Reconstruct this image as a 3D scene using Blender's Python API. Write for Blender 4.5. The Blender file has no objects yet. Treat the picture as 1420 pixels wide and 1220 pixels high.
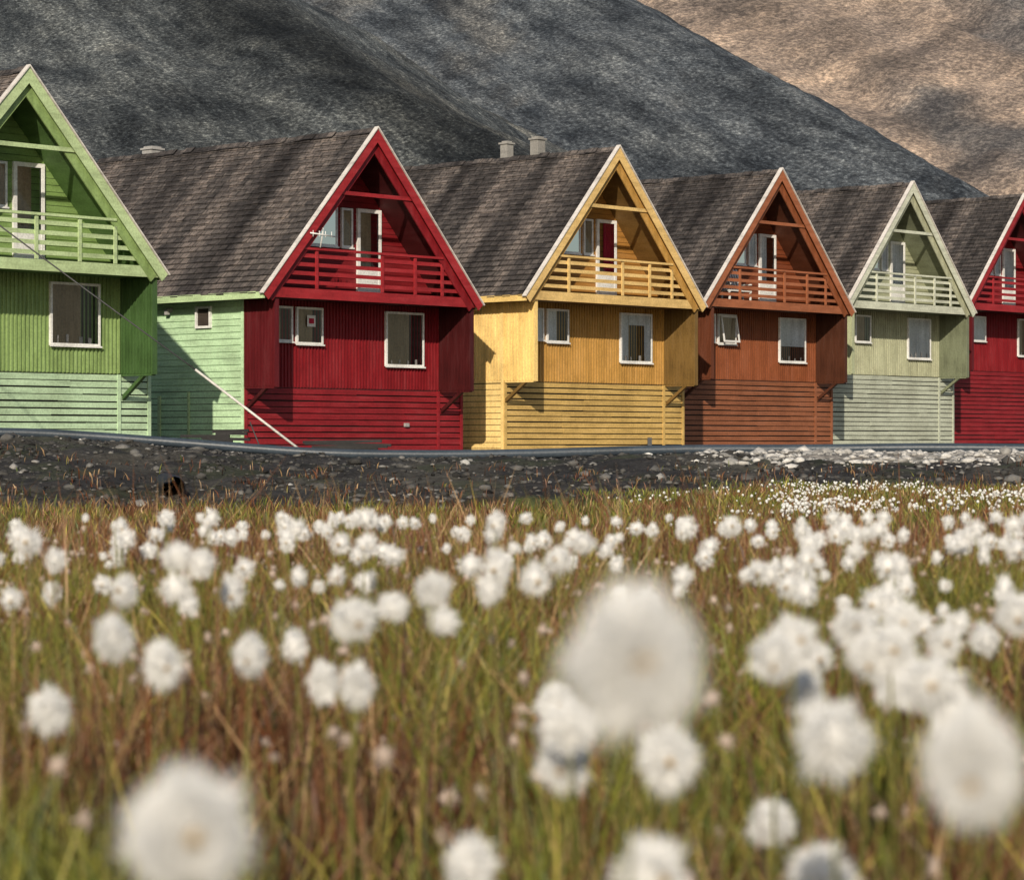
import bpy, math, random
import numpy as np
from mathutils import Vector, noise as mn

random.seed(7); rng=np.random.default_rng(11)
scene=bpy.context.scene
scene.view_settings.view_transform='Standard'
scene.view_settings.look='None'
scene.view_settings.exposure=0
COL=scene.collection

# ------------------------------------------------------------ materials
def new_mat(name):
    m=bpy.data.materials.new(name); m.use_nodes=True
    nt=m.node_tree; b=nt.nodes.get('Principled BSDF')
    return m,nt,b
def N(nt,t,**k):
    n=nt.nodes.new(t)
    for a,v in k.items():
        if a.startswith('i_'): n.inputs[a[2:].replace('_',' ')].default_value=v
        else: setattr(n,a,v)
    return n
def ramp(nt,stops):
    r=nt.nodes.new('ShaderNodeValToRGB'); e=r.color_ramp.elements
    e[0].position=stops[0][0]; e[0].color=(*stops[0][1],1)
    e[1].position=stops[-1][0]; e[1].color=(*stops[-1][1],1)
    for p,c in stops[1:-1]:
        x=e.new(p); x.color=(*c,1)
    return r
def mixc(nt,mode,fac,a,b):
    m=nt.nodes.new('ShaderNodeMix'); m.data_type='RGBA'; m.blend_type=mode
    for sock,v in ((m.inputs[0],fac),(m.inputs[6],a),(m.inputs[7],b)):
        if isinstance(v,(int,float)): sock.default_value=v
        elif isinstance(v,tuple): sock.default_value=(*v,1)
        else: nt.links.new(v,sock)
    return m.outputs[2]
def paint(name,c,rough=.55,var=.28,vert=False):
    m,nt,b=new_mat(name); L=nt.links
    tc=N(nt,'ShaderNodeTexCoord'); mp=N(nt,'ShaderNodeMapping')
    mp.inputs['Scale'].default_value=(3,3,.45) if vert else (.5,.5,4)
    L.new(tc.outputs['Object'],mp.inputs[0])
    n=N(nt,'ShaderNodeTexNoise',i_Scale=1.6,i_Detail=6.0,i_Roughness=.65); L.new(mp.outputs[0],n.inputs['Vector'])
    g=sum(c)/3
    hi=tuple(min(1,x*1.06+.05*g+.012) for x in c)
    r=ramp(nt,[(.3,tuple(x*(1-var) for x in c)),(.5,c),(.72,hi)])
    L.new(n.outputs['Fac'],r.inputs[0])
    n2=N(nt,'ShaderNodeTexNoise',i_Scale=22.0,i_Detail=3.0); L.new(tc.outputs['Object'],n2.inputs['Vector'])
    r2=ramp(nt,[(.35,(.80,.80,.80)),(.6,(1,1,1))]); L.new(n2.outputs['Fac'],r2.inputs[0])
    n4=N(nt,'ShaderNodeTexNoise',i_Scale=.7,i_Detail=5.0,i_Roughness=.7); L.new(tc.outputs['Object'],n4.inputs['Vector'])
    r4=ramp(nt,[(.36,(.80,.79,.78)),(.55,(1,1,1))]); L.new(n4.outputs['Fac'],r4.inputs[0])
    cc=mixc(nt,'MULTIPLY',1.0,r.outputs[0],r2.outputs[0])
    L.new(mixc(nt,'MULTIPLY',1.0,cc,r4.outputs[0]),b.inputs['Base Color'])
    b.inputs['Roughness'].default_value=rough; b.inputs['Specular IOR Level'].default_value=.3
    bp=N(nt,'ShaderNodeBump',i_Strength=.25,i_Distance=.01); L.new(n2.outputs['Fac'],bp.inputs['Height']); L.new(bp.outputs[0],b.inputs['Normal'])
    return m
def attr_mat(name,rough=.9,trans=0,scale=0,contrast=(.6,1.4),bumpd=0,bscale=1,spec=.2):
    m,nt,b=new_mat(name); L=nt.links
    a=N(nt,'ShaderNodeAttribute',attribute_name='Col'); col=a.outputs['Color']
    b.inputs['Specular IOR Level'].default_value=spec
    if scale:
        tc=N(nt,'ShaderNodeTexCoord')
        n=N(nt,'ShaderNodeTexNoise',i_Scale=scale,i_Detail=8.0,i_Roughness=.75); L.new(tc.outputs['Object'],n.inputs['Vector'])
        r=ramp(nt,[(.33,(contrast[0],)*3),(.5,(1,1,1)),(.68,(contrast[1],)*3)]); L.new(n.outputs['Fac'],r.inputs[0])
        col=mixc(nt,'MULTIPLY',1.0,col,r.outputs[0])
    L.new(col,b.inputs['Base Color']); b.inputs['Roughness'].default_value=rough
    if bumpd:
        n3=N(nt,'ShaderNodeTexNoise',i_Scale=bscale,i_Detail=9.0,i_Roughness=.7); L.new(tc.outputs['Object'],n3.inputs['Vector'])
        bp=N(nt,'ShaderNodeBump',i_Strength=1.0,i_Distance=bumpd); L.new(n3.outputs['Fac'],bp.inputs['Height']); L.new(bp.outputs[0],b.inputs['Normal'])
    if trans:
        t=N(nt,'ShaderNodeBsdfTranslucent'); L.new(col,t.inputs['Color'])
        mx=N(nt,'ShaderNodeMixShader'); mx.inputs[0].default_value=trans
        out=nt.nodes['Material Output']; L.new(b.outputs[0],mx.inputs[1]); L.new(t.outputs[0],mx.inputs[2]); L.new(mx.outputs[0],out.inputs[0])
    return m
def simple(name,c,rough=.6,metal=0):
    return paint(name,c,rough,.2)

def shingle():
    m,nt,b=new_mat('roof_shingles'); L=nt.links
    tc=N(nt,'ShaderNodeTexCoord'); s=N(nt,'ShaderNodeSeparateXYZ'); L.new(tc.outputs['Object'],s.inputs[0])
    mz=N(nt,'ShaderNodeMath',operation='MULTIPLY'); L.new(s.outputs['Z'],mz.inputs[0]); mz.inputs[1].default_value=.2125/.157
    cb=N(nt,'ShaderNodeCombineXYZ'); L.new(s.outputs['Y'],cb.inputs[0]); L.new(mz.outputs[0],cb.inputs[1])
    oi=N(nt,'ShaderNodeObjectInfo')
    br=N(nt,'ShaderNodeTexBrick'); br.inputs['Scale'].default_value=1
    br.inputs['Color1'].default_value=(.046,.042,.042,1); br.inputs['Color2'].default_value=(.100,.090,.086,1); br.inputs['Mortar'].default_value=(.018,.017,.017,1)
    br.inputs['Mortar Size'].default_value=.012; br.inputs['Brick Width'].default_value=.3; br.inputs['Row Height'].default_value=.2125
    L.new(cb.outputs[0],br.inputs['Vector'])
    mp=N(nt,'ShaderNodeMapping'); mp.inputs['Scale'].default_value=(1.0,.08,1); L.new(cb.outputs[0],mp.inputs[0])
    n=N(nt,'ShaderNodeTexNoise',noise_dimensions='4D',i_Scale=1.0,i_Detail=5.0,i_Roughness=.6); L.new(mp.outputs[0],n.inputs['Vector'])
    lw=N(nt,'ShaderNodeMath',operation='MULTIPLY'); L.new(oi.outputs['Random'],lw.inputs[0]); lw.inputs[1].default_value=40; L.new(lw.outputs[0],n.inputs['W'])
    r=ramp(nt,[(.37,(.38,.36,.36)),(.5,(1,.97,.95)),(.62,(2.0,1.85,1.72))]); L.new(n.outputs['Fac'],r.inputs[0])
    c=mixc(nt,'MULTIPLY',1.0,br.outputs['Color'],r.outputs[0])
    n2=N(nt,'ShaderNodeTexNoise',i_Scale=9.0,i_Detail=8.0,i_Roughness=.8); L.new(tc.outputs['Object'],n2.inputs['Vector'])
    r2=ramp(nt,[(.38,(.6,.6,.6)),(.52,(1,1,1)),(.68,(1.8,1.75,1.65))]); L.new(n2.outputs['Fac'],r2.inputs[0])
    L.new(mixc(nt,'MULTIPLY',1.0,c,r2.outputs[0]),b.inputs['Base Color']); b.inputs['Roughness'].default_value=.9
    b.inputs['Specular IOR Level'].default_value=.25
    bp=N(nt,'ShaderNodeBump',i_Strength=.8,i_Distance=.03); L.new(n2.outputs['Fac'],bp.inputs['Height']); L.new(bp.outputs[0],b.inputs['Normal'])
    return m
ROOF=shingle()
WHITE=paint('white_trim_paint',(.80,.80,.78),.5,.12)
PALETRIM=paint('weathered_white_paint',(.66,.62,.58),.6,.35)
DARK=simple('dark_backing',(.012,.011,.011),.9)
INTERIOR=paint('dim_interior',(.05,.038,.030),.8,.6)
CURT_W=paint('white_curtain',(.85,.85,.85),.8,.2,True)
CURT_REFL=paint('beige_curtain',(.44,.33,.21),.8,.3,True)  # beige of the reflected hillside, put into pleats behind the glass
CURT_R=paint('red_curtain',(.5,.02,.06),.8,.3,True)
METAL=simple('galvanised_metal',(.35,.34,.33),.45)
BLACK=simple('black_plastic',(.015,.015,.017),.5)
def glass():
    m,nt,b=new_mat('window_glass'); nt.nodes.remove(b); L=nt.links
    t=N(nt,'ShaderNodeBsdfTransparent'); t.inputs[0].default_value=(.95,.96,.95,1)
    g=N(nt,'ShaderNodeBsdfGlossy'); g.inputs['Roughness'].default_value=.03
    fr=N(nt,'ShaderNodeFresnel'); fr.inputs[0].default_value=1.5
    mx=N(nt,'ShaderNodeMixShader'); L.new(fr.outputs[0],mx.inputs[0]); L.new(t.outputs[0],mx.inputs[1]); L.new(g.outputs[0],mx.inputs[2])
    L.new(mx.outputs[0],nt.nodes['Material Output'].inputs[0]); return m
GLASS=glass()

# ------------------------------------------------------------ mesh helpers
import bmesh
class B:
    def __init__(s): s.v=[]; s.f=[]
    def box(s,x0,x1,y0,y1,z0,z1):
        n=len(s.v)
        s.v+=[(x0,y0,z0),(x1,y0,z0),(x1,y1,z0),(x0,y1,z0),(x0,y0,z1),(x1,y0,z1),(x1,y1,z1),(x0,y1,z1)]
        s.f+=[tuple(n+i for i in q) for q in ((0,3,2,1),(4,5,6,7),(0,1,5,4),(1,2,6,5),(2,3,7,6),(3,0,4,7))]
    def ext(s,pts,y0,y1):
        n=len(s.v); k=len(pts)
        s.v+=[(p[0],y0,p[1]) for p in pts]+[(p[0],y1,p[1]) for p in pts]
        s.f.append(tuple(range(n,n+k))); s.f.append(tuple(range(n+2*k-1,n+k-1,-1)))
        for i in range(k):
            j=(i+1)%k; s.f.append((n+j,n+i,n+k+i,n+k+j))
    def extx(s,pts,x0,x1):
        n=len(s.v); k=len(pts)
        s.v+=[(x0,p[0],p[1]) for p in pts]+[(x1,p[0],p[1]) for p in pts]
        s.f.append(tuple(range(n,n+k))); s.f.append(tuple(range(n+2*k-1,n+k-1,-1)))
        for i in range(k):
            j=(i+1)%k; s.f.append((n+j,n+i,n+k+i,n+k+j))
    def quad(s,*p):
        n=len(s.v); s.v+=list(p); s.f.append(tuple(range(n,n+len(p))))
    def obj(s,name,mat,parent=None):
        me=bpy.data.meshes.new(name); me.from_pydata(s.v,[],s.f); me.materials.append(mat); me.update()
        bm=bmesh.new(); bm.from_mesh(me); bmesh.ops.recalc_face_normals(bm,faces=bm.faces); bm.to_mesh(me); bm.free()
        o=bpy.data.objects.new(name,me); COL.objects.link(o)
        if parent: o.parent=parent
        return o
def tube(path,r,name,mat,parent=None,seg=8,radii=None,caps=True):
    vs=[];fs=[];P=[Vector(p) for p in path]
    for i,p in enumerate(P):
        d=(P[min(i+1,len(P)-1)]-P[max(i-1,0)]).normalized()
        a=d.cross(Vector((0,0,1)));
        if a.length<.01: a=Vector((1,0,0))
        a.normalize(); b=d.cross(a); rr=radii[i] if radii else r
        for k in range(seg):
            t=2*math.pi*k/seg; vs.append(tuple(p+(a*math.cos(t)+b*math.sin(t))*rr))
    for i in range(len(P)-1):
        for k in range(seg):
            k2=(k+1)%seg; fs.append((i*seg+k,i*seg+k2,(i+1)*seg+k2,(i+1)*seg+k))
    if caps: fs.append(tuple(range(seg))[::-1]); fs.append(tuple((len(P)-1)*seg+k for k in range(seg)))
    me=bpy.data.meshes.new(name); me.from_pydata(vs,[],fs); me.materials.append(mat)
    for p in me.polygons: p.use_smooth=True
    o=bpy.data.objects.new(name,me); COL.objects.link(o)
    if parent: o.parent=parent
    return o
def tri_mesh(name,V,T,C,mat,smooth=False):
    me=bpy.data.meshes.new(name); V=np.asarray(V,np.float32); T=np.asarray(T,np.int32)
    me.vertices.add(len(V)); me.vertices.foreach_set('co',V.ravel())
    me.loops.add(T.size); me.loops.foreach_set('vertex_index',T.ravel())
    me.polygons.add(len(T)); me.polygons.foreach_set('loop_start',np.arange(0,T.size,3,dtype=np.int32))
    me.polygons.foreach_set('loop_total',np.full(len(T),3,np.int32))
    if smooth: me.polygons.foreach_set('use_smooth',np.ones(len(T),bool))
    me.update(calc_edges=True)
    a=me.color_attributes.new('Col','FLOAT_COLOR','POINT')
    c4=np.ones((len(V),4),np.float32); c4[:,:3]=C; a.data.foreach_set('color',c4.ravel())
    me.materials.append(mat); me.validate()
    o=bpy.data.objects.new(name,me); COL.objects.link(o); return o
def grid_mesh(name,xs,ys,zf,cf,mat):
    nx,ny=len(xs),len(ys); V=np.zeros((nx*ny,3)); C=np.zeros((nx*ny,3)); k=0
    for y in ys:
        for x in xs:
            z=zf(x,y); V[k]=(x,y,z); C[k]=cf(x,y,z); k+=1
    i=np.arange(ny-1)[:,None]*nx+np.arange(nx-1)[None,:]; i=i.ravel()
    T=np.concatenate([np.stack([i,i+1,i+nx+1],1),np.stack([i,i+nx+1,i+nx],1)])
    return tri_mesh(name,V,T,C,mat,True)
def sm(t): t=max(0,min(1,t)); return t*t*(3-2*t)
def fb(x,y,z=0,o=4): return mn.fractal(Vector((x,y,z)),1.0,2.0,o)

# ------------------------------------------------------------ ground
def top(x):
    l=sm((-x-2.5)/6.0)
    return .29+.36*l+.09*sm((x-0)/4)
def ground_z(x,y):
    rt=sm((x-.5)/2.5)
    dip=(-.27*(1-rt)-.06*rt)*sm((y-8)/8)
    t=sm((y-(27+3*rt))/(16.0-2*rt)) if y<46 else 1
    b=dip*(1-t)+top(x)*t
    back=sm((y-48)/8); b=b*(1-back)+.30*back
    amp=.03+.16*sm((y-29)/5)*(1-sm((y-42)/3))
    z=b+amp*.6*fb(x*.8,y*.8,3)+ (.045*fb(x*3,y*3,9) if y<50 else 0)*(1 if 28<y<43 else .3)
    return z
def ground_c(x,y,z):
    n=fb(x*.5,y*.35,5); n2=fb(x*1.7,y*1.7,8)
    field=np.array((.035,.028,.012)); berm=np.array((.032,.030,.029)); yard=np.array((.17,.15,.125)); moss=np.array((.11,.13,.035))
    if y<24: c=field*(1+.4*n)+ (moss-field)*.6*sm((y-14)/6)
    else:
        t=sm((y-(31-5*sm(-x/5)+n*1.5))/2.5)
        g=moss if x>0 else field
        c=g*(1-t)+berm*(1+.6*n2)*t
        if x>0: 
            p=sm((y-38.0+n*2.5)/2.5)*sm((x-2.5)/3); c=c*(1-p)+np.array((.30,.275,.245))*p
        q=sm((n-.02)/.25)*t*.5; c=c*(1-q)+np.array((.085,.078,.062))*q
        q=sm((fb(x*.9,y*.5,31)-.12)/.2)*t*.45*(1-sm((y-42)/2)); c=c*(1-q)+np.array((.05,.060,.028))*q
    k=sm((y-46)/3); c=c*(1-k)+yard*(1+.2*n)*k
    if y>125: k=sm((y-125)/40); c=c*(1-k)+np.array((.09,.09,.085))*k
    return np.clip(c,0,1)
xs=np.concatenate([-np.geomspace(3000,32,22),np.arange(-30,-10,1.0),np.arange(-10,14,.18),np.arange(14,40,1.3),np.geomspace(42,3000,22)])
ys=np.concatenate([-np.geomspace(2500,4,16),np.arange(-3,16,.5),np.arange(16,52,.18),np.arange(52,130,2.0),np.geomspace(135,3500,24)])
GM=attr_mat('ground_soil_gravel',.95,0,7.0,(.45,1.8),.06,6.0)
grid_mesh('ground',xs,ys,ground_z,ground_c,GM)

# ------------------------------------------------------------ mountains
def hill_mat(name,s1,az,st=.4,lo=.42,hi=2.6,sk=(.55,1.5)):
    m,nt,b=new_mat(name); L=nt.links
    a=N(nt,'ShaderNodeAttribute',attribute_name='Col'); tc=N(nt,'ShaderNodeTexCoord')
    rt=N(nt,'ShaderNodeVectorRotate',rotation_type='Z_AXIS'); rt.inputs['Angle'].default_value=az; L.new(tc.outputs['Object'],rt.inputs['Vector'])
    def mapped(sy):
        mp=N(nt,'ShaderNodeMapping'); mp.inputs['Scale'].default_value=(1,sy,1 if sy>.3 else .3); L.new(rt.outputs[0],mp.inputs[0]); return mp.outputs[0]
    n=N(nt,'ShaderNodeTexNoise',i_Scale=s1,i_Detail=4.0,i_Roughness=.85); L.new(mapped(st),n.inputs['Vector'])
    r=ramp(nt,[(.39,(lo,lo,lo*1.04)),(.50,(.88,.88,.89)),(.57,(1.4,1.38,1.35)),(.66,(hi,hi*.97,hi*.92))]); L.new(n.outputs['Fac'],r.inputs[0])
    n2=N(nt,'ShaderNodeTexNoise',i_Scale=s1*.07,i_Detail=8.0,i_Roughness=.66); L.new(mapped(.3),n2.inputs['Vector'])
    r2=ramp(nt,[(.36,(.55,.57,.60)),(.5,(1,1,1)),(.66,(1.55,1.50,1.42))]); L.new(n2.outputs['Fac'],r2.inputs[0])
    n3=N(nt,'ShaderNodeTexNoise',i_Scale=s1*.16,i_Detail=7.0,i_Roughness=.7); L.new(mapped(.07),n3.inputs['Vector'])
    r3=ramp(nt,[(.38,(sk[0],sk[0]*1.01,sk[0]*1.04)),(.5,(.95,.95,.95)),(.62,(sk[1],sk[1]*.97,sk[1]*.93))]); L.new(n3.outputs['Fac'],r3.inputs[0])
    c=mixc(nt,'MULTIPLY',1.0,a.outputs['Color'],r.outputs[0]); c=mixc(nt,'MULTIPLY',1.0,c,r2.outputs[0]); c=mixc(nt,'MULTIPLY',1.0,c,r3.outputs[0])
    L.new(c,b.inputs['Base Color']); b.inputs['Roughness'].default_value=.95; b.inputs['Specular IOR Level'].default_value=.1
    ad=N(nt,'ShaderNodeMath',operation='MULTIPLY_ADD'); L.new(n3.outputs['Fac'],ad.inputs[0]); ad.inputs[1].default_value=3; L.new(n.outputs['Fac'],ad.inputs[2])
    bp=N(nt,'ShaderNodeBump',i_Strength=.9,i_Distance=.8/s1); L.new(ad.outputs[0],bp.inputs['Height']); L.new(bp.outputs[0],b.inputs['Normal'])
    return m
def tent(px,py,pz,ex,ey,slope,k1,k2,seed,ribs=1.0,wob=4):
    def f(x,y):
        dx,dy=x-px,y-py; t=dx*ex+dy*ey; w=dx*ey-dy*ex
        w+=wob*fb(x*.012,y*.012,seed)
        c=pz-slope*t
        z=c-(k1*w if w>0 else -k2*w)
        z+=ribs*(2.2*fb(w*.035,t*.007,seed,3)+1.0*fb(w*.12,t*.016,seed+4,3))*sm(z/12)*sm(abs(w)/12+.2)
        z+=.35*fb(x*.18,y*.18,seed+2,4)
        return max(z,-6)
    return f
zA=tent(2.3,220,24.0,.344,-.939,.30,.30,.45,1.5)
zB=tent(53.3,300,28.0,.237,-.972,.306,.30,.5,6.5,.8,1.5)
def zC(x,y): return max(-6,.46*(y-430)-.12*(x-100)+6*fb(x*.012,y*.008,3)+2.5*fb(x*.05,y*.02,8)+.8*fb(x*.2,y*.2,2))
def cA(x,y,z):
    dx,dy=x-2.3,y-220; w=dx*-.939-dy*.344; t=dx*.344-dy*.939
    n=fb(w*.06,t*.015,2); c=np.array((.086,.096,.100))*(1+.5*n)
    k=sm((n-.2)/.3)*.5; c=c*(1-k)+np.array((.15,.148,.13))*k
    k=sm((9-abs(w-2))/7); c=c*(1-.6*k)
    return np.clip(c,0,1)
def cB(x,y,z):
    dx,dy=x-53.3,y-300; w=dx*-.972-dy*.237; t=dx*.237-dy*.972
    n=fb(t*.012,w*.07,4); c=np.array((.090,.103,.116))*(1+.5*n)  # bluish base colour paints in a little distance haze
    k=sm(1-abs(w-52-8*fb(t*.02,0,1))/16)*.75; c=c*(1-k)+np.array((.125,.162,.215))*k
    k=sm((n-.15)/.3)*.4; c=c*(1-k)+np.array((.15,.135,.11))*k
    k=sm(1-abs(w-68)/7)*.7; c=c*(1-k)+np.array((.035,.037,.04))*k
    k=sm(1-abs(w-78)/8)*sm((-t-80)/30)*.6; c=c*(1-k)+np.array((.16,.09,.10))*k
    return np.clip(c,0,1)
def cC(x,y,z):
    n=fb(x*.018,y*.012,14,5); c=np.array((.33,.262,.213))
    k=sm((n+ (x-112)/90)/.30)*.85; c=c*(1-k)+np.array((.095,.098,.104))*k
    n3=fb(x*.06,y*.02,3); c=c*(1+.35*n3)
    return np.clip(c,0,1)
grid_mesh('mountain',np.arange(-220,70,1.6),np.arange(130,460,1.6),zA,cA,hill_mat('scree_near',2.6,-.35,.5,.33,3.6,(.55,1.55)))
grid_mesh('mountain',np.arange(-160,160,2.2),np.arange(180,760,2.2),zB,cB,hill_mat('scree_far_haze',1.9,-.24,.4,.38,3.0,(.55,1.5)))
grid_mesh('mountain',np.arange(-300,520,5),np.arange(400,1150,5),zC,cC,hill_mat('sunlit_scree',1.0,.5,.5,.5,1.9,(.7,1.25)))

# ------------------------------------------------------------ houses
def house(name,ox,oy,fz,col):
    P=bpy.data.objects.new(name,None); COL.objects.link(P)
    P.location=(ox,oy,fz); P.rotation_euler=(0,0,math.atan2(.742,.670))
    FA=paint(name+'_boards',col['fac'],vert=True); TR=paint(name+'_trim',col['trim']); FO=paint(name+'_foundation',col['fou'])
    SI=paint(name+'_side',col['side'],vert=col.get('sv',True)); FI=paint(name+'_wing_shade',col['wing_shade'],vert=True); UP=paint(name+'_gable',col['up'])  # wing paint is darkened to carry the shade of the recess
    FL=paint(name+'_wing_outer',col['wl'],vert=True)
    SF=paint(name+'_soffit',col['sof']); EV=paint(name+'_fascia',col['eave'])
    D=11.4; gz=.2-fz
    E=(4.0,2.4); n=(.74,.672); sl=(4/5.946,4.4/5.946)
    def slab(b,o0,o1,y0,y1,ex=0.0,sides=(-1,1)):
        for s in sides:
            ez=E[1]-ex*sl[1]; exx=E[0]+ex*sl[0]
            pts=[(0,6.8+o1/.672),(0,6.8+o0/.672),(s*(exx+o0*n[0]),ez+o0*n[1]),(s*(exx+o1*n[0]),ez+o1*n[1])]
            b.ext(pts,y0,y1)
    b=B(); slab(b,-.13,-.002,.0,D); b.obj('roof_deck',DARK,P)
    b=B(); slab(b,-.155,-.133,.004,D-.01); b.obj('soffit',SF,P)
    b=B(); Nc=28; L=5.946+.06; r_=random.Random(name+str(ox))
    for s in (-1,1):
        for i in range(Nc):
            r0=L*i/Nc; r1=L*(i+1)/Nc
            seg=38; jit=[r_.uniform(-.016,.016) for _ in range(seg+1)]; lift=[r_.uniform(.02,.042) for _ in range(seg+1)]
            for j in range(seg):
                y0=-.03+(D+.03)*j/seg; y1=-.03+(D+.03)*(j+1)/seg-.006
                jj=jit[j]; lf=lift[j]
                def pt(r,o,y): return (s*(r*sl[0]+o*n[0]),y,6.8-r*sl[1]+o*n[1])
                b.quad(pt(r0,.004,y0),pt(r0,.004,y1),pt(r1+jj,lf,y1),pt(r1+jj,lf,y0))
                b.quad(pt(r1+jj,lf,y0),pt(r1+jj,lf,y1),pt(r1+jj,.001,y1),pt(r1+jj,.001,y0))
    b.obj('roof_shingles',ROOF,P)
    b=B(); seg=30
    for j in range(seg):
        y0=D*j/seg; y1=D*(j+1)/seg-.01; h=r_.uniform(.05,.095)
        for s in (-1,1): b.quad((0,y0,6.8+h),(0,y1,6.8+h),(s*.16,y1,6.8+h-.155),(s*.16,y0,6.8+h-.155))
    b.obj('ridge_cap',ROOF,P)
    b=B(); slab(b,-.21,.03,-.055,-.034,.10); b.obj('bargeboard',TR,P)
    b=B(); slab(b,-.40,-.16,.06,.10,-.05); b.obj('barge_rafter',FA,P)
    b=B(); slab(b,.045,.072,-.09,.06,.13); b.obj('barge_cap',PALETRIM,P)
    b=B(); slab(b,-.21,.02,D+.003,D+.04,.10); b.obj('rear_bargeboard',TR,P)
    b=B()
    for s in (-1,1): b.box(*(sorted((s*3.99,s*4.05))),.0,D,2.22,2.40)
    b.obj('eave_fascia',EV,P)
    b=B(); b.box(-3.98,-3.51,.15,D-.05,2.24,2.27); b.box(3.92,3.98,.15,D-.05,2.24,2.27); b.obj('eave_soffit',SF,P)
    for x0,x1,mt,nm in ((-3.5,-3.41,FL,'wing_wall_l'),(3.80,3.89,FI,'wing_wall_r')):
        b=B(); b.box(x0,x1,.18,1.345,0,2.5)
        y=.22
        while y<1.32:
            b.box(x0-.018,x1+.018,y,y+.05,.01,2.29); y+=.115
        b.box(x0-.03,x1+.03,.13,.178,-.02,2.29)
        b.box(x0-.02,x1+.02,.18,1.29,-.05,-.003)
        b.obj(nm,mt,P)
    b=B(); b.box(-3.40,3.79,1.35,1.47,.0,2.5)
    x=-3.36
    while x<3.75: b.box(x,x+.05,1.318,1.349,.02,2.33); x+=.118
    b.obj('window_wall',FA,P)
    b=B(); db=B()
    db.box(-3.46,4.66,1.335,1.345,gz-.3,-.0)
    db.box(-3.47,-3.455,1.35,D-.1,gz-.3,-.02)
    z=-.02
    while z>gz-.2:
        xx=-3.48
        while xx<4.68:
            ln=r_.uniform(2.2,4.2); xe=min(4.68,xx+ln)
            if 4.68-xe<.8: xe=4.68
            j=r_.uniform(-.008,.008); j2=r_.uniform(-.008,.008)
            b.box(xx,xe-.004,1.30+r_.uniform(-.006,.006),1.33,z-.132+j,z+j2); xx=xe
        z-=.165
    b.box(3.66,3.76,1.27,1.295,gz-.2,-.01); b.box(4.6,4.7,1.27,1.295,gz-.2,-.0); b.box(-3.52,-3.42,1.27,1.295,gz-.2,-.0)
    b.box(4.64,4.7,1.30,4.2,gz-.2,-.03)
    b.box(3.9,4.7,1.30,4.2,-.025,.0)
    b.obj('foundation_boards',FO,P); db.obj('foundation_backing',DARK,P)
    b=B(); b.box(-3.49,-3.40,1.475,D-.1,0.0,2.78); b.box(3.80,3.89,1.35,D-.1,gz-.2,2.45)
    if col.get('sv',True):
        y=1.42
        while y<D-.15: b.box(-3.515,-3.492,y,y+.05,.03,2.7); y+=.118
        b.box(-3.53,-3.491,1.35,D-.1,-.05,.02)
        z=-.08
    else: z=2.75
    while z>gz-.2:
        b.extx([(1.36,z-.15),(D-.1,z-.15),(D-.1,z),(1.36,z)],-3.525,-3.495)
        z-=.168
    b.box(-3.54,-3.49,1.31,1.40,gz-.2,2.5)
    b.obj('side_wall',SI,P)
    b=B(); b.box(-3.45,3.85,D-.2,D-.1,gz-.2,2.4); b.ext([(-3.9,2.4),(3.9,2.4),(0,6.6)],D-.2,D-.1); b.obj('rear_wall',SI,P)
    b=B(); b.ext([(-3.75,2.42),(3.75,2.42),(0,6.58)],1.40,1.5)
    z=2.5
    while z<6.3:
        w=(6.62-z-.15)/1.1-.02
        if w>.1: b.ext([(-w-.1,z),(w+.1,z),(w,z+.145),(-w,z+.145)],1.365,1.398)
        z+=.158
    b.obj('gable_wall',UP,P)
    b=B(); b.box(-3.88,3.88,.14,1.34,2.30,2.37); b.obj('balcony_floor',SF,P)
    b=B(); b.box(-3.92,3.92,.07,.128,2.27,2.53)
    for z,h in ((2.64,.10),(2.87,.10),(3.10,.10),(3.33,.10)):
        w=(6.8-z-h)/1.1-.30; b.box(-w,w,.10,.13,z,z+h)
    w=(6.8-3.6)/1.1-.3; b.box(-w,w,.03,.17,3.53,3.59)
    for px in (-2.1,.3,1.55,2.6):
        zt=min(3.527,(3.7-abs(px))*1.1+2.2)
        b.box(px-.045,px+.045,.06,.097,2.535,zt)
    b.obj('balcony_railing',TR,P)
    b=B(); b.box(-1.50,1.50,.02,.05,5.03,5.13); b.obj('collar_tie',TR,P)
    b=B()
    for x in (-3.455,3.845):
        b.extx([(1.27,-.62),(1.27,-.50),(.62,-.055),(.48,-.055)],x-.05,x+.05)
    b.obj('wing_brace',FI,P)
    fr=B(); gl=B(); inr=B(); cw=B(); cb_=B(); cr=B()
    def win(x0,x1,z0,z1,y=1.32,t=.06,kind='i'):
        d=.09; yy=y-d+.02
        fr.box(x0,x0+t,yy,y+.02,z0,z1); fr.box(x1-t,x1,yy,y+.02,z0,z1); fr.box(x0+t,x1-t,yy,y+.02,z0,z0+t); fr.box(x0+t,x1-t,yy,y+.02,z1-t,z1)
        fr.box(x0-.03,x1+.03,yy-.03,yy-.003,z0-.03,z0+.01)
        gl.quad((x0+t,yy+.015,z0+t),(x1-t,yy+.015,z0+t),(x1-t,yy+.015,z1-t),(x0+t,yy+.015,z1-t))
        inr.quad((x0+t,y+.0,z0+t),(x1-t,y+.0,z0+t),(x1-t,y+.0,z1-t),(x0+t,y+.0,z1-t))
        W=x1-x0-2*t
        def pleat(bb,a0,a1,zb=None,zt=None):
            k=max(2,int((a1-a0)/.06)); zb=zb if zb is not None else z0+t; zt=zt or z1-t
            for i in range(k):
                p=a0+(a1-a0)*i/k; q=a0+(a1-a0)*(i+1)/k; e0=.012*(i%2); e1=.012*((i+1)%2)
                bb.quad((p,y-.040+e0,zb),(q,y-.040+e1,zb),(q,y-.040+e1,zt),(p,y-.040+e0,zt))
        a=x0+t; c=x1-t
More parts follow.
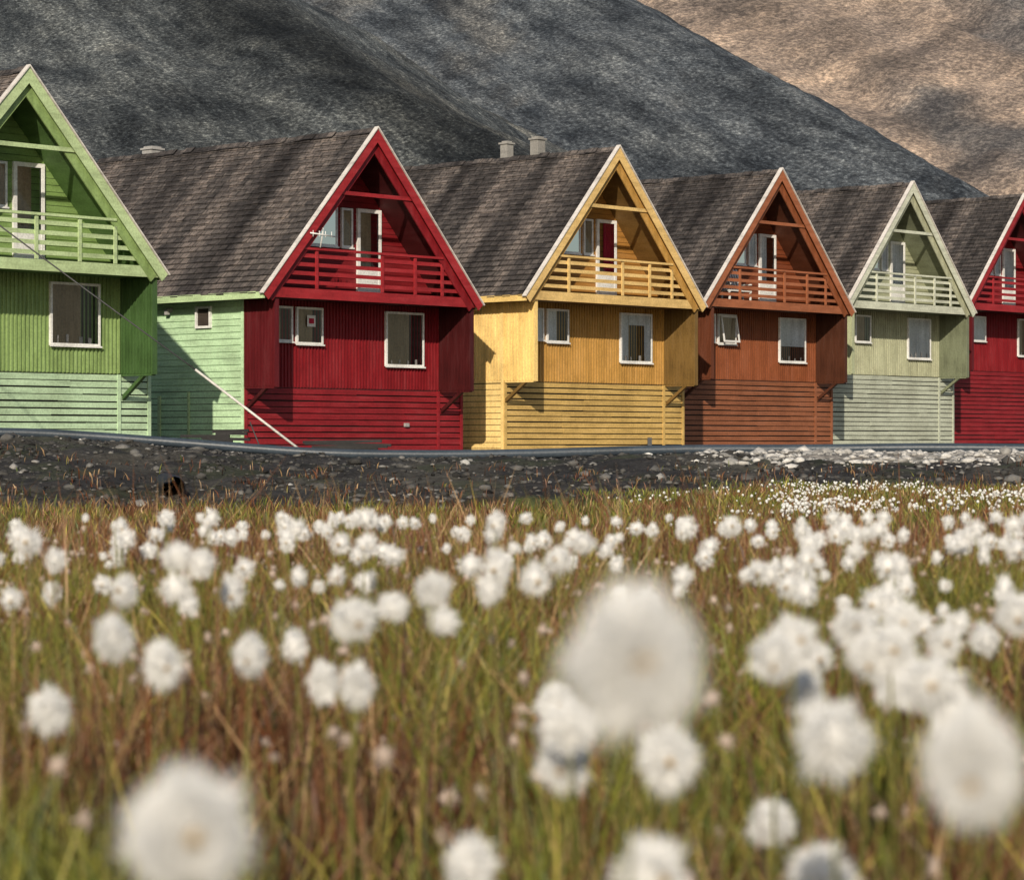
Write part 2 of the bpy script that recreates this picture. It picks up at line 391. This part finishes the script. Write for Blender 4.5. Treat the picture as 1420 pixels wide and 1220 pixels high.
        if kind=='w': pleat(cw,a,c)
        elif kind=='sides': pleat(cw,a,a+W*.25); pleat(cw,c-W*.22,c); pleat(cw,a+W*.25,c-W*.22,z1-t-.3)
        elif kind=='b': pleat(cb_,a,c)
        elif kind=='bl': pleat(cb_,a,a+W*.62)
        elif kind=='wl': pleat(cw,a,a+W*.45)
        elif kind=='top': pleat(cw,a,c,z1-t-.6*(z1-z0))
        elif kind=='r': pleat(cr,a+W*.3,c)
    k=col['k']
    win(-2.9,-1.83,1.2,2.13,kind=k[0]); win(-1.70,-.73,1.15,2.13,kind=k[1]); win(1.63,3.12,.64,2.13,kind=k[2])
    win(-1.35,-.15,3.78,4.84,y=1.37,kind=k[3]); win(0,.42,3.78,4.84,y=1.37,kind=k[4]); win(.6,1.5,2.62,4.86,y=1.37,t=.1,kind=k[5])
    fr.box(.7,1.4,1.31,1.35,2.7,3.3)
    q=B()
    for i in range(4):
        xx=1.8+i*.33+r_.uniform(-.05,.05); h=r_.uniform(.08,.22); q.box(xx,xx+r_.uniform(.04,.12),1.265,1.275,.70,.70+h)
    q.obj('sill_items',METAL,P)
    fr.obj('window_frames',WHITE,P); gl.obj('window_glass',GLASS,P); inr.obj('window_interior',INTERIOR,P)
    if cw.v: cw.obj('white_curtains',CURT_W,P)
    if cb_.v: cb_.obj('beige_reflection_curtains',CURT_REFL,P)
    if cr.v: cr.obj('red_curtain',CURT_R,P)
    return P
RED=dict(fac=(.215,.010,.015),trim=(.32,.02,.025),fou=(.25,.014,.020),side=(.50,.71,.44),sv=False,wing_shade=(.055,.005,.006),wl=(.10,.007,.010),up=(.20,.010,.014),sof=(.06,.007,.008),eave=(.5,.66,.36),k=['bl','bl','bl','b','b','bl'])  # light green side wall, brightened in the paint as if sunlit
YEL=dict(fac=(.48,.270,.070),trim=(.72,.49,.19),fou=(.57,.38,.125),side=(.88,.63,.25),wing_shade=(.17,.10,.028),wl=(.86,.60,.22),up=(.42,.20,.045),sof=(.20,.11,.03),eave=(.80,.56,.20),k=['w','wl','sides','w','b','r'])  # side and outer wing lightened, fac darkened: sunlit contrast put into the paint
ORA=dict(fac=(.245,.075,.029),trim=(.34,.115,.050),fou=(.27,.098,.046),side=(.25,.06,.02),wing_shade=(.07,.022,.010),wl=(.12,.035,.015),up=(.20,.050,.018),sof=(.09,.027,.012),eave=(.30,.09,.03),k=['w','b','top','w','w','wl'])
PAL=dict(fac=(.41,.42,.285),trim=(.58,.60,.48),fou=(.47,.50,.40),side=(.5,.55,.38),wing_shade=(.17,.19,.12),wl=(.4,.43,.27),up=(.38,.40,.26),sof=(.20,.22,.14),eave=(.6,.62,.45),k=['w','bl','w','w','w','w'])
GRE=dict(fac=(.25,.36,.13),trim=(.45,.57,.30),fou=(.45,.61,.40),side=(.3,.5,.15),wing_shade=(.05,.105,.030),wl=(.2,.35,.1),up=(.21,.33,.10),sof=(.09,.17,.05),eave=(.42,.6,.24),k=['b','b','bl','w','b','bl'])
RD2=dict(RED); RD2.update(side=(.36,.014,.02),sv=True,eave=(.4,.02,.03),k=['b','w','b','b','w','w'])
hg=house('green_house',-10.95,61,2.21,GRE)
hr=house('red_house',-3.58,71.2,2.01,RED)
hy=house('yellow_house',3.09,78.5,2.33,YEL)
ho=house('orange_house',8.76,87.8,2.62,ORA)
hp=house('pale_green_house',14.25,96,2.99,PAL)
h2=house('red_house',19.85,104.5,3.35,RD2)

b=B()
b.box(-3.60,-3.53,2.52,2.58,1.55,2.12); b.box(-3.60,-3.53,3.06,3.12,1.55,2.12); b.box(-3.60,-3.53,2.58,3.06,1.55,1.61); b.box(-3.60,-3.53,2.58,3.06,2.06,2.12)
b.obj('side_window_frame',WHITE,hr)
b=B(); b.quad((-3.55,2.58,1.61),(-3.55,3.06,1.61),(-3.55,3.06,2.06),(-3.55,2.58,2.06)); b.obj('side_window_pane',INTERIOR,hr)
b=B(); b.box(-3.62,-3.53,4.08,4.24,2.0,2.12); b.box(-3.70,-3.621,4.10,4.22,1.94,2.08); b.obj('wall_lamp',METAL,hr)
b=B(); b.box(-3.57,-3.53,4.55,4.65,-1.8,-.2); b.box(-3.57,-3.53,3.4,3.46,-1.8,-.1); b.obj('wall_battens',bpy.data.materials['green_house_trim'],hr)
b=B(); b.box(-1.35,-1.05,1.222,1.228,1.62,1.92); b.obj('window_notice',WHITE,hr)
b=B(); b.box(-1.29,-1.11,1.214,1.219,1.70,1.84); b.obj('notice_print',CURT_R,hr)
b=B()
for (a0,a1,c0,c1) in ((-1.64,-.79,1.22,1.28),(-1.64,-.79,2.02,2.08),(-1.64,-1.58,1.28,2.02),(-.85,-.79,1.28,2.02)):
    n0=len(b.v); b.box(a0,a1,1.19,1.22,c0,c1)
    for k in range(n0,n0+8):
        v=b.v[k]; b.v[k]=(v[0],v[1]-(2.08-v[2])*.16,v[2])
b.obj('open_casement',WHITE,ho)
def vent(par,s,ztop,w,mat,x=.25):
    q=B(); q.box(x-w/2,x+w/2,s-w/2,s+w/2,6.3,ztop-.1); q.box(x-w/2-.04,x+w/2+.04,s-w/2-.04,s+w/2+.04,ztop-.1,ztop-.05); q.box(x-w/2+.03,x+w/2-.03,s-w/2+.03,s+w/2-.03,ztop-.05,ztop); q.obj('chimney',mat,par)
CH=simple('chimney_concrete',(.3,.29,.27),.8)
vent(hy,3.35,7.42,.32,CH); vent(hy,4.6,7.38,.28,CH); vent(hr,9.35,7.08,.42,METAL)
def chair(par,x,y,z,mat):
    q=B()
    for i in range(9):
        xx=x-.55+i*.13; q.extx([(y+.35,z+.45),(y+.38,z+.45),(y+.62,z+1.15),(y+.59,z+1.15)],xx,xx+.07)
    q.box(x-.57,x+.62,y+.02,y+.38,z+.40,z+.44); q.box(x-.57,x+.62,y+.56,y+.58,z+.98,z+1.04)
    for xx in (x-.55,x+.55):
        q.box(xx,xx+.05,y+.02,y+.07,z,z+.40); q.box(xx,xx+.05,y+.33,y+.38,z,z+.40); q.box(xx,xx+.05,y,y+.5,z+.62,z+.66)
    return q.obj('balcony_bench',mat,par)
chair(ho,-1.7,.35,2.42,WHITE)
tube([(-2.05,.0,3.6),(-2.05,-.1,4.0),(-2.05,-.1,4.1)],.02,'antenna_mast',WHITE,hr)
tube([(-2.5,-.1,3.95),(-1.6,-.1,3.90)],.018,'antenna_boom',WHITE,hr)
for i in range(4): tube([(-2.4+i*.22,-.1,3.86),(-2.4+i*.22,-.1,4.02)],.010,'antenna_element',WHITE,hr)
q=B(); q.box(2.35,2.5,1.22,1.29,-1.0,-.9); q.obj('junction_box',METAL,hr)

# ------------------------------------------------------------ berm things
PIPE=simple('grey_blue_pipe',(.045,.06,.078),.4)
pts=[]
for i in range(90):
    x=-14+i*.42; yb=45.2+.3*math.sin(x*.35)
    pts.append((x,yb,top(x)+.085+.012*math.sin(x*1.1)))
tube(pts,.082,'water_pipe',PIPE,None,14)
U=bpy.data.objects.new('utility_pole',None); COL.objects.link(U)
anchor=Vector((-3.65,50,.22)); d=Vector((-5.85,0,4.48)); 
WIRE=simple('steel_wire',(.05,.05,.05),.5); WOOD=simple('weathered_wood',(.14,.11,.08),.9)
end=anchor+d*2.05; tube([anchor,anchor+d*.38],.024,'wire_guard',simple('guard_plastic',(.62,.6,.56),.5),U)
tube([anchor+d*(.38+i*.167)-Vector((0,0,.12*math.sin(math.pi*i/10))) for i in range(11)],.014,'guy_wire',WIRE,U)
tube([(end.x,50,-.3),(end.x,50,4),(end.x,50,10.5)],.14,'pole_shaft',WOOD,U,12,[.16,.14,.11])
q=B(); q.box(end.x-.06,end.x+.06,48.9,51.1,9.7,9.83); q.obj('cross_arm',WOOD,U)
for yy in (49.1,50.9): tube([(end.x,yy,9.83),(end.x,yy,10.0)],.05,'insulator',WHITE,U)
tube([(-4.85,49.9,.95),(-4.55,49.9,.2)],.012,'ground_rod',WIRE,U)
def planks(name,cx,cy,n,L,mat,seed):
    r=random.Random(seed); q=B()
    for i in range(n):
        x=cx+r.uniform(-.3,.3); y=cy+i*.12; z=ground_z(cx,cy)+.09+i*.045; l=L*r.uniform(.6,1); t=r.uniform(-.06,.06)
        n0=len(q.v); q.box(x-l/2,x+l/2,y,y+.15,z,z+.05)
        for k in range(n0,n0+8):
            v=q.v[k]; q.v[k]=(v[0],v[1]+(v[0]-x)*t,v[2]+(v[0]-x)*t*.6)
    q.obj(name,mat)
TAR=simple('dark_timber',(.02,.019,.019),.8)
planks('timber_pile',-5.0,46,6,.9,TAR,1); planks('timber_pile',-2.9,46.2,5,1.8,TAR,2)
# culvert: ribbed pipe mouth running back into the bank
cz=ground_z(-4.05,32.4)+.10
CV=bpy.data.objects.new('culvert_pipe',None); COL.objects.link(CV)
tube([(-4.05-.02*i,32.3+.12*i,cz) for i in range(24)],.14,'culvert_wall',BLACK,CV,18,[.145 if i%2 else .130 for i in range(24)],caps=False)
q=B(); q.extx([(50,.25),(50.3,.25),(50.17,.66),(50.13,.66)],2.52,2.6); q.box(2.46,2.66,49.95,50.35,.22,.27); q.obj('marker_post',BLACK)

ROCK=attr_mat('stone',.9,0,9.0,(.6,1.4),.02,12.0)
bm=bmesh.new(); bmesh.ops.create_icosphere(bm,subdivisions=1,radius=1); 
IV=np.array([v.co[:] for v in bm.verts]); IT=np.array([[v.index for v in f.verts] for f in bm.faces]); bm.free()
bm=bmesh.new(); bmesh.ops.create_icosphere(bm,subdivisions=2,radius=1)
IV2=np.array([v.co[:] for v in bm.verts]); IT2=np.array([[v.index for v in f.verts] for f in bm.faces]); bm.free()
Vs=[];Ts=[];Cs=[];off=0
for i in range(17000):
    y=rng.uniform(27,46.0); x=rng.uniform(-.22*y-1,.22*y+2)
    right=sm((x-2.0)/2.5)*sm((y-37.0)/3)
    if right<.3 and fb(x*.9,y*.6,44)<-.08 and rng.random()<.7: continue
    r=rng.lognormal(-3.75,.6)
    if right>.4: r*=1.5
    r=min(r,.14)
    if y<32 and rng.random()<(.6 if x<0 else .93): continue
    v=IV*rng.uniform(.6,1.25,(len(IV),1))*r*np.array((rng.uniform(.8,1.6),rng.uniform(.8,1.3),rng.uniform(.4,.8)))
    a=rng.uniform(0,6.28); ca,sa=math.cos(a),math.sin(a); v=v@np.array([[ca,sa,0],[-sa,ca,0],[0,0,1]])
    z=ground_z(x,y); v=v+np.array((x,y,z+r*.1))
    g=rng.lognormal(-2.95,.65) if right<rng.random()*.8 else rng.uniform(.18,.52)
    c=np.array((g*1.03,g,g*.95)); Vs.append(v);Ts.append(IT+off);Cs.append(np.tile(np.clip(c,0,.6),(len(v),1))); off+=len(v)
tri_mesh('gravel',np.concatenate(Vs),np.concatenate(Ts),np.concatenate(Cs),ROCK)

# ------------------------------------------------------------ grass
def blades(n,y0,y1,mg,hmin,hmax,w,rust,seed,xlo=None,pal=None,pk=1.6,bermy=False):
    r=np.random.default_rng(seed)
    y=np.sqrt(r.uniform(y0**2,y1**2,n)); x=r.uniform(-1,1,n)*(.2*y+mg)
    if xlo is not None: k=x>xlo; x=x[k]; y=y[k]
    n=len(x)
    P1=np.array([fb(a*1.6,b*1.1,2,3) for a,b in zip(x,y)]); P2=np.array([fb(a*4.5,b*2.6,7,3) for a,b in zip(x,y)])
    gz=np.array([ground_z(a,b) for a,b in zip(x,y)])
    thr=np.clip(.9+2.0*P2,.12,1)
    if bermy: thr=np.clip((P1-.12)*4,0,1)
    keep=r.random(n)<thr; x,y,P1,P2,gz=x[keep],y[keep],P1[keep],P2[keep],gz[keep]; n=len(x)
    h=r.uniform(hmin,hmax,n)*(1+.5*P2); ang=r.uniform(0,6.283,n); ln=r.uniform(.05,.7,n)*h
    lx,ly=np.cos(ang)*ln,np.sin(ang)*ln; fa=r.uniform(0,3.14,n); wx,wy=np.cos(fa)*w,np.sin(fa)*w*.6
    ww=r.uniform(.6,1.6,n); wx*=ww; wy*=ww
    V=np.zeros((n,5,3)); 
    V[:,0]=np.stack([x-wx,y-wy,gz-.01],1); V[:,1]=np.stack([x+wx,y+wy,gz-.01],1)
    V[:,2]=np.stack([x-wx*.8+lx*.35,y-wy*.8+ly*.35,gz+h*.6],1); V[:,3]=np.stack([x+wx*.8+lx*.35,y+wy*.8+ly*.35,gz+h*.6],1)
    V[:,4]=np.stack([x+lx,y+ly,gz+h],1)
    T0=np.array([[0,1,3],[0,3,2],[2,3,4]]); T=(np.arange(n)[:,None,None]*5+T0[None]).reshape(-1,3)
    if pal is None: pal=[(.070,.105,.012),(.17,.195,.022),(.42,.36,.07),(.19,.066,.028),(.46,.29,.14),(.075,.030,.016)]
    pal=np.array(pal)
    pr=np.clip(rust+pk*P1,.05,.95)
    u=r.random(n); v=r.random(n)
    idx=np.where(u<pr, np.where(v<.48,3,np.where(v<.70,4,5)), np.where(v<.40,0,np.where(v<.80,1,2)))
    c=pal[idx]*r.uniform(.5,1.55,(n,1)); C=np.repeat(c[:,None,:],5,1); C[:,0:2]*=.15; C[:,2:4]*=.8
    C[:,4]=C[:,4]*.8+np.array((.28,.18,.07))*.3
    return V.reshape(-1,3),T,C.reshape(-1,3)
LAWN=[(.13,.18,.02),(.22,.26,.04),(.34,.33,.08),(.20,.12,.05),(.34,.25,.12),(.13,.07,.035)]
sets=[blades(24000,.5,3.6,.9,.13,.27,.0018,.45,1),blades(88000,3.6,7.2,1.0,.13,.26,.0024,.30,2),blades(66000,7.2,12,1.5,.14,.25,.0032,.95,3),
      blades(60000,12,29,2.5,.08,.17,.006,.45,4),blades(3600,2,9,1.0,.26,.38,.0018,1.3,5),blades(9000,26,30,2,.08,.2,.008,.6,6),
      blades(56000,16,33,2.5,.05,.12,.007,.35,7,.8,LAWN,.9),blades(4200,7,11.5,1.2,.27,.43,.0022,1.4,8),
      blades(9000,29,38,2.5,.05,.14,.007,.5,9,bermy=True)]
off=0;Vs=[];Ts=[];Cs=[]
for V,T,C in sets: Vs.append(V);Ts.append(T+off);Cs.append(C);off+=len(V)
GR=attr_mat('grass_blades',.5,.35,spec=.4)
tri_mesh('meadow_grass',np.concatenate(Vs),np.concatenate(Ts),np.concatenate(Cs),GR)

# ------------------------------------------------------------ cotton grass
Vs=[];Ts=[];Cs=[];off=0
def add(V,T,c):
    global off
    Vs.append(V);Ts.append(T+off);Cs.append(np.tile(c,(len(V),1)) if np.ndim(c)==1 else c);off+=len(V)
def head(x,y,z,R,nf,w,tint=(.88,.875,.86),el=None,spot=None):
    if el is None: el=np.array((rng.uniform(.78,1.08),rng.uniform(.80,1.05),rng.uniform(.85,1.2)))
    else: el=np.array(el)
    ph=rng.uniform(0,9)
    lump=np.array([1+.38*mn.noise(Vector(v*1.7)+Vector((ph,ph,0))) for v in IV2])[:,None]
    core=IV2*lump*R*.62*el
    add(core+np.array((x,y,z)),IT2,np.array(tint))
    d=rng.normal(size=(nf,3)); d/=np.linalg.norm(d,axis=1)[:,None]
    lf=np.array([1+.38*mn.noise(Vector(v*1.7)+Vector((ph,ph,0))) for v in d])[:,None]
    tip=d*el*R*lf*rng.uniform(.7,1.28,(nf,1))+rng.normal(size=(nf,3))*R*.09
    tip[:,2]-=.10*R*np.abs(d[:,0])**2
    base=d*R*.35; s=np.cross(d,rng.normal(size=(nf,3))); s/=np.linalg.norm(s,axis=1)[:,None]; s*=w
    mid=(base*.35+tip*.65)+rng.normal(size=(nf,3))*R*.06
    V=np.stack([base,mid-s,mid+s,tip],1)+np.array((x,y,z))
    T=(np.arange(nf)[:,None,None]*4+np.array([[0,1,2],[1,3,2]])[None]).reshape(-1,3)
    add(V.reshape(-1,3),T,np.array(tint))
    if (rng.random()<.45) if spot is None else spot:
        a=rng.uniform(-.5,.5) if spot is None else .25; c0=np.array((x+R*.66*math.sin(a),y-R*.80*math.cos(a),z-R*(rng.uniform(-.1,.4) if spot is None else .05)))
        add(IV*R*.17+c0,IT,np.array((.48,.35,.18)))
def stem(x,y,z):
    gz=-.02; lx,ly=rng.uniform(-.05,.05),rng.uniform(-.05,.05); P=[]
    for t in (0,.5,1): P.append(np.array((x+lx*(1-t)**2,y+ly*(1-t)**2,gz+(z-gz)*t)))
    V=[]
    for p in P:
        for k in range(3): V.append(p+np.array((math.cos(k*2.1),math.sin(k*2.1),0))*.0014)
    T=[]
    for i in range(2):
        for k in range(3):
            k2=(k+1)%3; T+= [[i*3+k,i*3+k2,i*3+3+k2],[i*3+k,i*3+3+k2,i*3+3+k]]
    add(np.array(V),np.array(T),np.array((.24,.23,.06)))
main=[(.0375,.85,.483),(-.111,.93,.417),(.171,1.0,.430),(.1725,1.45,.391),(.098,1.7,.352),(.035,1.85,.332),(.038,1.8,.362),
(-.325,2.2,.392),(-.311,2.4,.354),(-.252,2.6,.346),(-.141,2.4,.394),(-.132,2.3,.344),(-.188,2.7,.312),(-.412,2.4,.313),
(-.432,3.0,.386),(-.353,3.4,.364),(-.0735,2.5,.416),(-.132,3.0,.370),(-.076,3.0,.353),(.219,2.1,.398),(.337,3.0,.312),(.314,2.5,.380),
(.379,2.6,.378),(.278,2.1,.384),(.279,1.8,.389),(.354,2.5,.329),(.433,2.7,.351),(.543,3.1,.326),(.468,2.5,.393),
(-.026,1.65,.290),(.070,1.35,.333),(.202,2.1,.255),(-.266,3.3,.303),(-.66,3.9,.383),(-.70,3.9,.409),(-.75,4.4,.306),(-.41,3.3,.413),(-.38,3.3,.404),
(-.41,3.3,.373),(-.025,4.2,.426),(-.018,3.3,.40),(.027,3.1,.395),(-.027,3.3,.373),(.06,3.5,.40),(.1,3.8,.41),(.43,5.3,.387),(.58,5.4,.376),(.65,5.4,.369),
(.46,4.2,.37),(.47,4.9,.314),(.50,4.6,.326),(.62,4.3,.354),(.17,3.4,.35),(.2,1.75,.27),(.185,1.9,.40),(.24,2.2,.345),(.33,2.3,.355),
(.295,2.1,.39),(.0385,2.4,.318),(.350,2.15,.335),(.245,2.35,.365),(.39,3.0,.345)]
for i,(x,y,z) in enumerate(main):
    R=.0188 if y<1.2 else .0190*rng.uniform(.86,1.12)
    nf=7000 if y<1.3 else (1800 if y<2.8 else 900)
    if i==0: head(x,y,z,.0198,nf,.00022,el=(1.0,1,1.04),spot=True)
    elif i==1: head(x,y,z,.0195,nf,.00022,el=(1.0,1,1.05),spot=True)
    else: head(x,y,z,R,nf,.00022 if y<1.3 else .00042)
    stem(x,y,z)
cl=[(rng.uniform(-1,1),math.sqrt(rng.uniform(3.2**2,6.8**2))) for _ in range(60)]
cnt=0
while cnt<270:
    if rng.random()<.72:
        c=cl[rng.integers(len(cl))]; y=c[1]+rng.normal()*.2; x=c[0]*(.2*c[1]+.25)+rng.normal()*.12
    else:
        y=math.sqrt(rng.uniform(3.0**2,7.0**2)); x=rng.uniform(-1,1)*(.2*y+.6)
    if y<2.9 or y>7.2: continue
    if x<.1*y and y<5 and rng.random()<.5: continue
    z=min(.358+rng.normal()*.028,.415)
    z=min(z,.55-.0275*y)
    if y<3.6: z=min(z,.34)
    head(x,y,z,.0165*rng.uniform(.5,1.25),420,.0006); stem(x,y,z); cnt+=1
for _ in range(700):
    y=math.sqrt(rng.uniform(1.4**2,8**2)); x=rng.uniform(-1,1)*(.2*y+.4); z=rng.uniform(.16,.31)
    g=rng.uniform(.6,1); head(x,y,z,.007*rng.uniform(.6,1.6)*(1.3 if y<3 else 1),60,.0006,(.62*g,.50*g,.42*g),spot=False); stem(x,y,z)
CG=attr_mat('cotton_tufts',.9,.30,spec=.1)
tri_mesh('cotton_grass',np.concatenate(Vs),np.concatenate(Ts),np.concatenate(Cs),CG,True)
Vs=[];Ts=[];Cs=[];off=0
for _ in range(2600):
    y=rng.uniform(20,31); x=rng.uniform(.035*y,.23*y)
    if x/y<.1 and rng.random()<.75: continue
    if fb(x*.5,y*.35,21)<-.05: continue
    r=.018*rng.uniform(.5,1.1)
    v=IV*rng.uniform(.75,1.2,(len(IV),1))*r+np.array((x,y,ground_z(x,y)+rng.uniform(.10,.18))); add(v,IT,np.array((.85,.85,.83)))
tri_mesh('cotton_grass',np.concatenate(Vs),np.concatenate(Ts),np.concatenate(Cs),CG,True)

# ------------------------------------------------------------ light, world, camera
el=math.radians(24); sd=Vector((-.10,-1.0,0)).normalized()
S=Vector((sd.x*math.cos(el),sd.y*math.cos(el),math.sin(el)))
ld=bpy.data.lights.new('sun','SUN'); ld.energy=5.0; ld.angle=math.radians(.5); ld.color=(1,.89,.73)
lo=bpy.data.objects.new('sun',ld); COL.objects.link(lo); lo.rotation_euler=(-S).to_track_quat('-Z','Y').to_euler(); lo.location=(0,-50,60)
w=bpy.data.worlds.new('World'); scene.world=w; w.use_nodes=True; nt=w.node_tree
sky=nt.nodes.new('ShaderNodeTexSky'); sky.sky_type='NISHITA'; sky.sun_disc=False; sky.sun_elevation=el; sky.sun_rotation=math.atan2(sd.x,sd.y)
bg=nt.nodes['Background']; bg.inputs[1].default_value=.095; nt.links.new(sky.outputs[0],bg.inputs[0])
cd=bpy.data.cameras.new('camera'); cd.sensor_width=36; cd.lens=94.8; cd.shift_y=.0035; cd.clip_start=.05; cd.clip_end=6000
cd.dof.use_dof=True; cd.dof.focus_distance=62; cd.dof.aperture_fstop=10.5
co=bpy.data.objects.new('camera',cd); COL.objects.link(co); co.location=(0,0,.55); co.rotation_euler=(math.radians(90),0,0)
scene.camera=co
